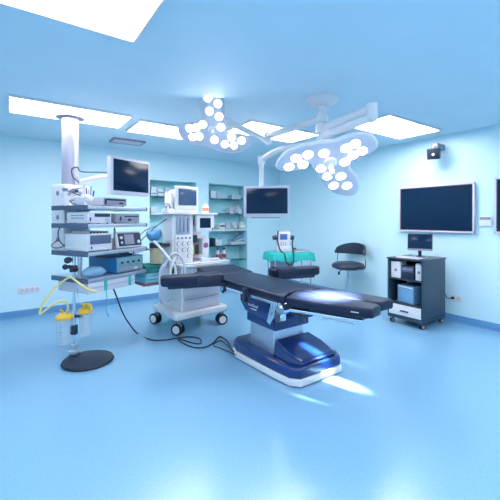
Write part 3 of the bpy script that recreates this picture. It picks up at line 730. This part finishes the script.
# ------------------------------------------------------------------ anaesthesia machine
A0 = flr(179, 335); AR = R(6.3)
t = thing('anaesthesia_machine', 'tall white anaesthesia machine on casters behind the operating table', 'anaesthesia machine', (A0.x, A0.y, 0), AR)
AM = Matrix.Translation((A0.x, A0.y, 0)) @ Matrix.Rotation(AR, 4, 'Z')
WD, DP = .70, .64
def caster(x, y, rz, r, parent, wm=WHITE, z=0):
    Tc = Matrix.Translation((x, y, 0)) @ Matrix.Rotation(rz, 4, 'Z')
    c = MB().cyl((0, 0, r * 1.6), (0, 0, r * 2.3), r * .3, n=12, T=Tc).box((-r * .5, -r * .2, r * 1.3), (r * .5, r * .2, r * 1.85), r * .15, T=Tc).build('caster', GREYP, parent)
    for s_ in (-1, 1):
        w_ = MB().cyl((.2 * r, s_ * r * .25, r), (.2 * r, s_ * r * .62, r), r, n=28, T=Tc).build('tyre', BLACKP, c)
        MB().cyl((.2 * r, s_ * r * .6, r), (.2 * r, s_ * r * .68, r), r * .68, n=24, T=Tc).build('hub', wm, w_)
for (x, y, a) in ((0, 0, 118), (WD, 0, 165), (0, DP, 108), (WD, DP, 20)): caster(x, y, R(a), .076, t)
MB().prism([(-.06, -.05), (WD + .05, -.05), (WD + .06, .02), (WD + .03, DP + .04), (-.03, DP + .04), (-.07, .02)], .195, .275, .02, seg=3).build('base', WHITE, t)
MB().box((.05, .03, .275), (WD - .02, DP, .86), .012, seg=3).build('cabinet', WHITE, t)
for z0, z1 in ((.285, .45), (.46, .60)):
    d = MB().box((.075, .012, z0), (WD - .045, .034, z1), .006).build('drawer', LILAC, t)
    MB().box((.09, .004, z1 - .022), (WD - .06, .014, z1 - .012), .002).build('handle', GREYP, d)
MB().box((.075, .012, .61), (WD - .045, .034, .84), .006).build('front_panel', WHITE, t)
MB().prism([(.02, -.06), (WD + .08, -.06), (WD + .10, -.02), (WD + .08, DP), (.02, DP)], .86, .90, .012, seg=3).build('work_surface', WHITE, t)
MB().tube([(.02, -.07, .915), (.35, -.085, .915), (WD + .08, -.07, .915)], .010, n=10).build('front_rail', SILV, t)
MB().box((-.02, .14, .90), (.30, .42, 1.56), .012, seg=3).build('gas_column', WHITE, t)
MB().box((.30, .42, .90), (.62, .56, 1.56), .012).build('back_column', LILAC, t)
fp = MB().box((.04, .115, 1.30), (.24, .14, 1.54), .006).build('flowmeter_panel', mat('pale_blue_panel', (.45, .50, .64), .35), t)
for k in range(3): MB().cyl((.08 + k * .06, .108, 1.33), (.08 + k * .06, .108, 1.52), .009, n=10).build('flow_tube', GREYP, fp)
gp = MB().box((.01, .115, .95), (.27, .14, 1.28), .006).build('gauge_panel', WHITE, t)
for r_ in range(3):
    for k in range(3):
        if r_ == 0 and k == 1: continue
        x, z = .06 + k * .08, 1.0 + r_ * .085
        g = MB().cyl((x, .102, z), (x, .116, z), .030, n=20).build('gauge', GREYP, gp)
        MB().cyl((x, .0995, z), (x, .103, z), .026, n=20).build('dial', WHITE, g)
for k in range(4): MB().cyl((.05 + k * .06, .100, 1.245), (.05 + k * .06, .116, 1.245), .014, n=14).build('knob', GREYP, gp)
MB().box((-.10, .08, 1.56), (.68, .60, 1.585), .008).build('top_shelf', WHITE, t)
# second screen, mounted on the machine
sm_ = MB().box((.33, .10, 1.325), (.63, .16, 1.555), .018, seg=3).build('side_monitor', WHITE, t)
MB().box((.385, .095, 1.375), (.565, .102, 1.515), .002).build('display', SCREEN, sm_)
f = MB().cyl((.60, .09, 1.36), (.60, .101, 1.36), .013, n=12)
f.build('knob', DARK, sm_)
MB().box((.44, .16, 1.40), (.50, .42, 1.50), .006).build('monitor_bracket', LILAC, sm_)
# vaporisers
vp = MB().box((.33, .24, .96), (.46, .40, 1.16), .015).build('vaporiser', mat('olive_plastic', (.30, .29, .24), .5), t, 'dark-topped vaporiser')
MB().cyl((.395, .30, 1.16), (.395, .30, 1.27), .068, .062, n=20).build('dial', DARK, vp)
MB().box((.345, .232, 1.0), (.375, .242, 1.13), .002).build('yellow_strip', YELL, vp)
MB().box((.39, .232, 1.0), (.45, .242, 1.14), .002).build('sight_plate', DARK, vp)
vp = MB().box((.51, .22, .99), (.62, .38, 1.22), .02).build('vaporiser', WHITE, t, 'white vaporiser with violet plate')
MB().cyl((.565, .21, 1.12), (.565, .222, 1.12), .038, n=20).build('violet_plate', PURP, vp)
MB().box((.31, .375, .93), (.66, .43, 1.25), .004).build('vaporiser_rail', LILAC, t)
MB().tube([(.36, .05, .915), (.45, .03, .925), (.6, .06, .93), (.7, .10, .925)], .018, n=10).build('tray_hose', LILAC, t)
# absorber on left side
ab = MB().cyl((-.22, .20, 1.13), (-.22, .20, 1.19), .085, n=24).box((-.2, .18, 1.14), (-.03, .30, 1.18), .006).build('absorber', DARK, t, 'dark absorber head')
MB().cyl((-.22, .20, .93), (-.22, .20, 1.13), .078, n=24).build('granule_canister', BEIGE, ab)
hoses = MB().tube([(-.20, .12, 1.10), (-.17, .02, 1.02), (-.13, -.02, .88), (-.17, -.04, .74), (-.22, -.03, .72), (-.24, -.02, .82), (-.20, -.03, .96), (-.12, -.04, 1.06), (-.03, -.06, 1.04), (.03, -.08, .92), (.03, -.08, .78), (-.01, -.07, .68)], .0165, n=10, sub=14, ripple=.10)
hoses.build('breathing_hose', LILAC, t)
hoses = MB().tube([(-.30, .10, 1.22), (-.26, .02, 1.15), (-.18, -.04, 1.02), (-.10, -.07, .90), (-.10, -.08, .78), (-.14, -.09, .72), (-.17, -.08, .80), (-.13, -.07, .95), (-.06, -.03, 1.02)], .0165, n=10, sub=14, ripple=.10)
hoses.build('breathing_hose', WHITE, t)
hoses = MB().tube([(-.16, .02, .90), (-.25, -.04, .92), (-.29, -.04, .82), (-.28, -.03, .66), (-.26, 0, .5), (-.16, .02, .42), (-.02, .06, .45)], .015, n=10, sub=10, ripple=.10)
hoses.build('breathing_hose', LILAC, t)
MB().cyl((-.06, .06, .80), (-.06, .06, .94), .04, n=16).cyl((-.10, .04, .74), (-.01, .04, .74), .03, n=16).build('valve_block', DARK, t)
# left bracket shelf carrying cloths
MB().box((-.42, .12, .66), (-.03, .50, .68), .004).build('bracket_shelf', BROWN, t, 'maroon side shelf')
MB().tube([(-.1, .45, 1.40), (-.28, .42, 1.34), (-.45, .36, 1.18), (-.50, .33, 1.05)], .008, n=8, sub=6).build('cable', GREYP, t)
MB().tube([(-.02, .3, 1.50), (-.2, .3, 1.38), (-.40, .3, 1.20), (-.47, .3, 1.10), (-.48, .32, .95), (-.36, .34, .90)], .006, n=8, sub=6).build('cable', DARK, t)
MB().box((-.50, .30, 1.02), (-.48, .34, 1.10), .004).tube([(-.03, .3, 1.12), (-.3, .32, 1.10), (-.49, .32, 1.06)], .012, n=8).build('hook_arm', SILV, t)

def am_thing(name, label, cat, x, y, z, rz=0, group=None): return thing(name, label, cat, AM @ Vector((x, y, z)), AR + rz, group)
# top monitor
d = am_thing('vital_monitor', 'boxy white monitor with grey screen on top of the anaesthesia machine', 'monitor', .20, .16, 1.586)
MB().box((-.16, 0, .0), (.20, .035, .36), .018, seg=3).box((-.13, .03, .02), (.17, .26, .32), .03, seg=3).box((-.19, .08, .02), (-.15, .26, .28), .02).build('case', WHITE, d)
MB().box((-.115, -.006, .10), (.165, .002, .325), .003).build('display', SCREENG, d)
f = MB()
for k in range(6): f.box((-.10 + k * .045, -.005, .04), (-.07 + k * .045, .002, .055), .001)
f.build('buttons', LILAC, d)
p = AM @ Vector((.56, .22, 1.586))
d = bottle(p, .15, .045, 'white bottle with orange band on top of the anaesthesia machine', WHITE, ORANGE)
d = am_thing('cable_tray', 'low white tray of grey connectors beside the boxy monitor', 'tray', -.03, .20, 1.586)
MB().box((-.06, -.06, 0), (.05, .12, .05), .012).build('tray_body', WHITE, d)
f = MB().tube([(-.05, 0, .05), (-.03, 0, .10), (.0, .02, .11), (.03, .03, .06)], .010, n=8).tube([(-.02, .05, .05), (-.05, .04, .11), (.02, .06, .12)], .009, n=8)
f.build('connectors', GREYP, d)
def folded(name, label, x, y, z, W, D, H, m_, seed, tilt=0):
    rnd = random.Random(seed); mb = MB(); n = 3
    for k in range(n):
        mb.box((-W / 2 + rnd.uniform(0, .02), -D / 2 + rnd.uniform(0, .02), k * H / n), (W / 2 - rnd.uniform(0, .02), D / 2, (k + 1) * H / n - .002), .012, seg=3)
    o = mb.build(name, m_); o.location = AM @ Vector((x, y, z)); o.rotation_euler = (0, 0, AR + R(tilt))
    return tag(o, label, 'cloth')
folded('folded_cloth', 'light blue folded pack on the side shelf left of the hoses', -.27, .31, .681, .27, .30, .13, mat('sky_cloth', (.22, .58, .70), .8, var=.1, bump=.4), 1, 8)
folded('folded_cloth', 'dark green folded cloth on the light blue pack', -.25, .30, .812, .27, .30, .10, GREENC, 2, -5)
b_ = bag(AM @ Vector((-.20, .31, 1.215)), (.10, .09), .18, 'breathing_bag', 'blue breathing bag hanging left of the anaesthesia machine', mat('bag_blue', (.10, .33, .60), .5, var=.1), 21)
b_.rotation_euler = (0, 0, AR)

# ------------------------------------------------------------------ draped trolley by the corner
tc_ = room(289, HZ, 6.1); tc_.z = 0
t = thing('instrument_trolley', 'steel instrument trolley under a teal cloth near the corner', 'trolley', tc_, R(-8) - YAW * .35)
for x in (-.33, .33):
    for y in (-.2, .2):
        l_ = MB().cyl((x, y, .08), (x, y, .90), .012, n=12).build('leg', CHROME, t)
        MB().cyl((x - .012, y, .04), (x + .012, y, .04), .04, n=18).cyl((x, y, .05), (x, y, .09), .014).build('caster', BLACKP, l_)
MB().box((-.36, -.23, .88), (.36, .23, .90), .006).build('top_tray', SILV, t)
MB().box((-.33, -.2, .30), (.33, .2, .315), .005).build('lower_tray', SILV, t)
MB().box((-.30, -.19, .60), (.02, .18, .86), .01).build('drawer_unit', GREYP, t)
# cloth: top sheet with hanging wavy border
TM = Matrix.Translation(tc_) @ Matrix.Rotation(t.rotation_euler[2], 4, 'Z')
cl = bmesh.new(); rings = []; NN = 64
for (ex, dz) in ((0, .012), (.6, .012), (1.0, .012), (1.03, .004), (1.06, -.03), (1.08, -.08), (1.09, -.13)):
    ring = []
    for k in range(NN):
        a = 2 * PI * k / NN; c_, s2 = math.cos(a), math.sin(a)
        q = max(abs(c_), abs(s2)); x, y = c_ / q * .37, s2 / q * .24
        wv = (math.sin(a * 9) * .014 + math.sin(a * 17 + 1) * .006) * (1 if dz < 0 else 0)
        dzz = dz + (math.sin(a * 5 + .6) * .02 + math.sin(a * 13) * .01 if dz < -.05 else 0)
        if ex == 0:
            ring = None; break
        ring.append(cl.verts.new((x * ex + wv * c_, y * ex + wv * s2, .90 + dzz)))
    if ring: rings.append(ring)
for A, B in zip(rings, rings[1:]):
    for k in range(NN): cl.faces.new((A[k], A[(k + 1) % NN], B[(k + 1) % NN], B[k]))
cl.faces.new(rings[0]); bmesh.ops.recalc_face_normals(cl, faces=cl.faces); bmesh.ops.solidify(cl, geom=list(cl.faces), thickness=.006)
mb = MB(); mb._take(cl); o = mb.build('drape', TEAL); o.location = tc_; o.rotation_euler = t.rotation_euler; tag(o, 'teal cloth draped over the instrument trolley', 'cloth')
d = thing('desk_monitor_device', 'upright pale medical device with blue display on the teal cloth', 'medical device', TM @ Vector((-.12, -.02, .915)), t.rotation_euler[2] - R(10)); d.name = 'infusion_device'
MB().box((-.13, -.06, .0), (.15, .08, .10), .02).box((-.12, -.03, .08), (.13, .07, .36), .03, seg=3).build('case', LILAC, d)
MB().box((-.06, -.037, .22), (.07, -.028, .32), .004).build('display', mat('blue_display', (.06, .12, .42), .2), d)
f = MB()
for i_ in range(3):
    for j_ in range(2): f.box((-.05 + i_ * .04, -.036, .12 + j_ * .035), (-.025 + i_ * .04, -.028, .14 + j_ * .035), .002)
f.build('buttons', GREYP, d)
for s_ in (-1, 1): MB().cyl((s_ * .13 + .005, .0, .26), (s_ * .19 + .005, -.01, .25), .045, .035, n=18).build('side_knob', DARK, d)
MB().tube([(-.10, -.05, .38), (-.11, -.08, .20), (-.07, -.12, .04), (-.02, -.24, -.02), (.0, -.30, -.14), (.06, -.31, -.20), (.12, -.30, -.14), (.14, -.22, .0), (.15, -.08, .12), (.17, -.03, .22)], .012, n=10, sub=8).build('coiled_cable', BLACKP, d)
d = thing('notebook', 'closed dark grey folder lying on the teal cloth', 'folder', TM @ Vector((.17, -.02, .915)), t.rotation_euler[2] + R(6))
MB().box((-.15, -.13, 0), (.17, .14, .03), .006).build('cover', GREYP, d)
MB().box((-.145, -.134, .006), (.165, .13, .024), .002).build('pages', LILAC, d)
o = MB().box((-.05, -.03, 0), (.06, .03, .028), .01).build('handpiece', DARK); o.location = TM @ Vector((.10, .06, .946)); tag(o, 'small dark handpiece lying on the grey folder', 'handpiece')

# ------------------------------------------------------------------ stool
sl = room(348, HZ, 6.1); sl.z = 0
t = thing('swivel_stool', 'dark blue-grey swivel stool with curved low back by the wall', 'stool', sl, -YAW - R(48))
MB().lathe([(0, .0), (.20, 0), (.205, .008), (.19, .02), (.05, .04), (0, .045)], n=36).build('base', CHROME, t)
MB().cyl((0, 0, .04), (0, 0, .46), .028, n=18).build('column', CHROME, t)
MB().cyl((0, 0, .44), (0, 0, .61), .02, n=18).build('gas_lift', SILV, t)
MB().tube([(0, 0, .60), (-.10, -.06, .58), (-.13, -.08, .53)], .008, n=8).sphere((-.135, -.083, .52), .02, (1, 1, 1.6)).build('lever', BLACKP, t)
MB().lathe([(0, .60), (.20, .602), (.275, .63), (.29, .66), (.27, .70), (.20, .725), (0, .715)], n=40).build('seat', STOOLM, t)
bk = bmesh.new(); rows = []
NB = 22
for k in range(NB + 1):
    a = R(8 + 164 * k / NB); e = math.sin(PI * k / NB) ** .5
    rad = .285; h0 = .875 - .02 * e; h1 = .90 + .15 * e + .01
    ring = []
    for (dr, dz) in ((-.018, h0), (.022, h0 - .005), (.032, (h0 + h1) / 2), (.022, h1), (-.012, h1 + .004), (-.022, (h0 + h1) / 2)):
        ring.append(bk.verts.new(((rad + dr) * math.cos(a), (rad + dr) * math.sin(a) * .92, dz)))
    rows.append(ring)
for A, B in zip(rows, rows[1:]):
    for k in range(6): bk.faces.new((A[k], A[(k + 1) % 6], B[(k + 1) % 6], B[k]))
bk.faces.new(rows[0]); bk.faces.new(rows[-1][::-1]); bmesh.ops.recalc_face_normals(bk, faces=bk.faces)
mb = MB(); mb._take(bk); mb.build('backrest', STOOLM, t)
for a in (20, 160):
    x, y = math.cos(R(a)) * .285, math.sin(R(a)) * .265
    MB().tube([(x * .55, y * .55, .60), (x * .98, y * .98, .62), (x * 1.08, y * 1.08, .72), (x * 1.0, y * 1.0, .90)], .011, n=8).build('back_strut', CHROME, t)

# ------------------------------------------------------------------ computer cart
CX0, CX1, CY0, CY1 = 4.516, 5.14, 2.385, 2.905
W2, D2 = (CY1 - CY0) / 2, CX1 - CX0
t = thing('computer_cart', 'dark grey computer cart on casters with open shelves', 'cart', ((CX0 + CX1) / 2, (CY0 + CY1) / 2, 0), R(-90))
# local: x = along front (left to right seen from the room), -y = front
hd_ = D2 / 2
for x in (-W2 + .04, W2 - .04):
    for y in (-hd_ + .05, hd_ - .05): caster(x, y, R(70), .034, t, GREYP)
B0, B1 = .085, .945
cc = MB().box((-W2 - .01, -hd_ - .01, B1 - .022), (W2 + .01, hd_ + .01, B1), .004).build('top_panel', CARTG, t)
MB().box((-W2, -hd_, B0), (W2, hd_, B0 + .05), .004).build('bottom_panel', CARTG, t)
MB().box((-W2, -hd_, B0 + .05), (-W2 + .02, hd_, B1 - .022), .003).build('side_panel', CARTG, t)
MB().box((W2 - .02, -hd_, B0 + .05), (W2, hd_, B1 - .022), .003).build('side_panel', CARTG, t)
MB().box((-W2 + .02, hd_ - .012, B0 + .05), (W2 - .02, hd_, B1 - .022), .002).build('back_panel', CARTIN, t)
for z in (.305, .655): MB().box((-W2 + .02, -hd_ + .01, z - .018), (W2 - .02, hd_ - .012, z), .003).build('shelf', CARTG, t)
dw = MB().box((-W2 + .025, -hd_ - .004, B0 + .055), (W2 - .025, hd_ - .03, .282), .004).build('drawer', WHITE, t)
MB().box((-.06, -hd_ - .014, .195), (.06, -hd_ - .003, .215), .003).build('handle', DARK, dw)
CM = Matrix.Translation(((CX0 + CX1) / 2, (CY0 + CY1) / 2, 0)) @ Matrix.Rotation(R(-90), 4, 'Z')
def ct(name, label, cat, x, y, z, rz=0, group=None): return thing(name, label, cat, CM @ Vector((x, y, z)), R(-90) + rz, group)
def spk(x, w, label):
    d = ct('loudspeaker', label, 'speaker', x, -hd_ + .04, .656, 0, 'white speakers in the cart')
    MB().box((-w / 2, 0, 0), (w / 2, .16, .235), .006).build('cabinet', WHITE, d)
    MB().cyl((0, -.004, .11), (0, .002, .11), .022, n=16).build('driver', GREYP, d)
spk(-.155, .15, 'white box speaker at the left of the cart\'s upper shelf')
spk(.185, .095, 'narrow white box speaker at the right of the cart\'s upper shelf')
d = ct('audio_amplifier', 'stacked black unit between the two white speakers', 'electronic device', .03, -hd_ + .03, .656)
MB().box((-.09, 0, 0), (.09, .28, .19), .006).build('case', DARK, d)
MB().box((-.08, -.004, .10), (.08, .002, .17), .002).build('front_plate', SLATE, d)
MB().box((-.075, -.007, .13), (.075, -.002, .145), .001).build('slot', GREYP, d)
d = ct('computer_tower', 'light blue computer tower standing turned on the cart\'s middle shelf', 'computer', -.03, -hd_ + .10, .306, R(-12))
MB().box((-.14, -.02, 0), (.14, .30, .25), .008).build('case', PCB, d)
MB().box((-.125, -.024, .215), (.125, -.018, .235), .002).build('drive_slot', WHITE, d)
MB().box((-.125, -.024, .02), (.125, -.018, .20), .003).build('front_cover', mat('pale_blue_front', (.20, .42, .68), .3), d)
d = ct('printer', 'white device lying on the shelf behind the light blue tower', 'printer', .06, -hd_ + .45, .306)
MB().box((-.27, -.03, .0), (.13, .10, .27), .01).box((-.24, -.034, .19), (.11, -.028, .25), .003).build('case', LILAC, d)
MB().box((-.2, -.038, .21), (.08, -.033, .23), .001).build('slot', DARK, d)
# monitor, keyboard, cables on the cart
d = ct('small_monitor', 'small black flat monitor standing on the computer cart', 'monitor', .07, -.03, .946, R(22))
MB().lathe([(0, 0), (.085, 0), (.085, .008), (.03, .02), (0, .022)], n=24).box((-.022, -.012, .015), (.022, .012, .14), .006).build('stand', DARK, d)
Tm = Matrix.Translation((0, -.03, .11)) @ Matrix.Rotation(R(-8), 4, 'X')
MB().box((-.16, 0, .0), (.16, .03, .235), .008, T=Tm).build('bezel', DARK, d)
MB().box((-.148, -.003, .03), (.148, .001, .225), .001, T=Tm).build('display', SCREEN, d)
MB().box((-.15, -.006, -.006), (.15, .032, .018), .005, T=Tm).build('lower_edge', GREYP, d)
d = ct('keyboard', 'pale keyboard in front of the small monitor on the cart', 'keyboard', .03, -.22, .946, R(4))
MB().box((-.18, -.06, 0), (.16, .06, .016), .005).build('key_tray', WHITE, d)
f = MB()
for i_ in range(12):
    for j_ in range(4): f.box((-.17 + i_ * .027, -.05 + j_ * .026, .015), (-.147 + i_ * .027, -.028 + j_ * .026, .021), .002)
f.build('keys', LILAC, d)
mb = MB().tube([CM @ Vector(p) for p in ((-.02, -.02, .97), (.05, -.08, .955), (.13, -.12, .952), (.17, -.05, .952), (.12, .05, .952), (.10, .12, .952))], .004, n=8)
solo(mb, 'cable', WHITE, 'thin white cable trailing on top of the cart', 'cable', None, CM @ Vector((.1, .12, .948)))
mb = MB().tube([(5.142, 2.44, .50), (5.19, 2.42, .42), (5.22, 2.40, .35), (5.25, 2.37, .34), (5.292, 2.357, .345)], .006, n=8)
solo(mb, 'power_cable', BLACKP, 'short black cable from the cart to the wall socket', 'cable', None, (5.19, 2.41, .34))

# ------------------------------------------------------------------ black cable over the floor
r_ = .008
pts = [Matrix.Translation((K.x, K.y, 0)) @ Matrix.Rotation(PR, 4, 'Z') @ Vector((.38, .06, .716)), room(117.5, 299, 3.98), room(122, 311, 4.1), room(128, 322, 4.1)]
pts += [flr(137, 333, r_), flr(150, 339.5, r_), flr(165, 340, r_), flr(180, 337.5, r_), flr(192, 337, r_), flr(200, 339, r_), flr(201, 343, r_), flr(195, 343.5, r_), flr(183, 340, r_), flr(178, 338, r_ * 3), flr(181, 342, r_), flr(192, 347, r_), flr(204, 347.5, r_), flr(213, 343, r_), flr(219, 337, r_), flr(223, 338, r_), flr(228, 342, r_ * 2), Vector((1.995, 3.16, .05))]
mb = MB().tube(pts, r_, n=8, sub=6)
solo(mb, 'power_cable', BLACKP, 'black power cable running over the floor to the table base', 'cable', None, flr(180, 338))
mb = MB().tube([Vector((1.99, 3.12, .06)), flr(222, 341, .012), flr(215, 343, .008), flr(214, 346, .008), flr(220, 348, .008), Vector((1.985, 3.05, .045))], .006, n=8, sub=6)
solo(mb, 'power_cable', BLACKP, 'short black cable loop beside the blue table base', 'cable', None, flr(217, 345))
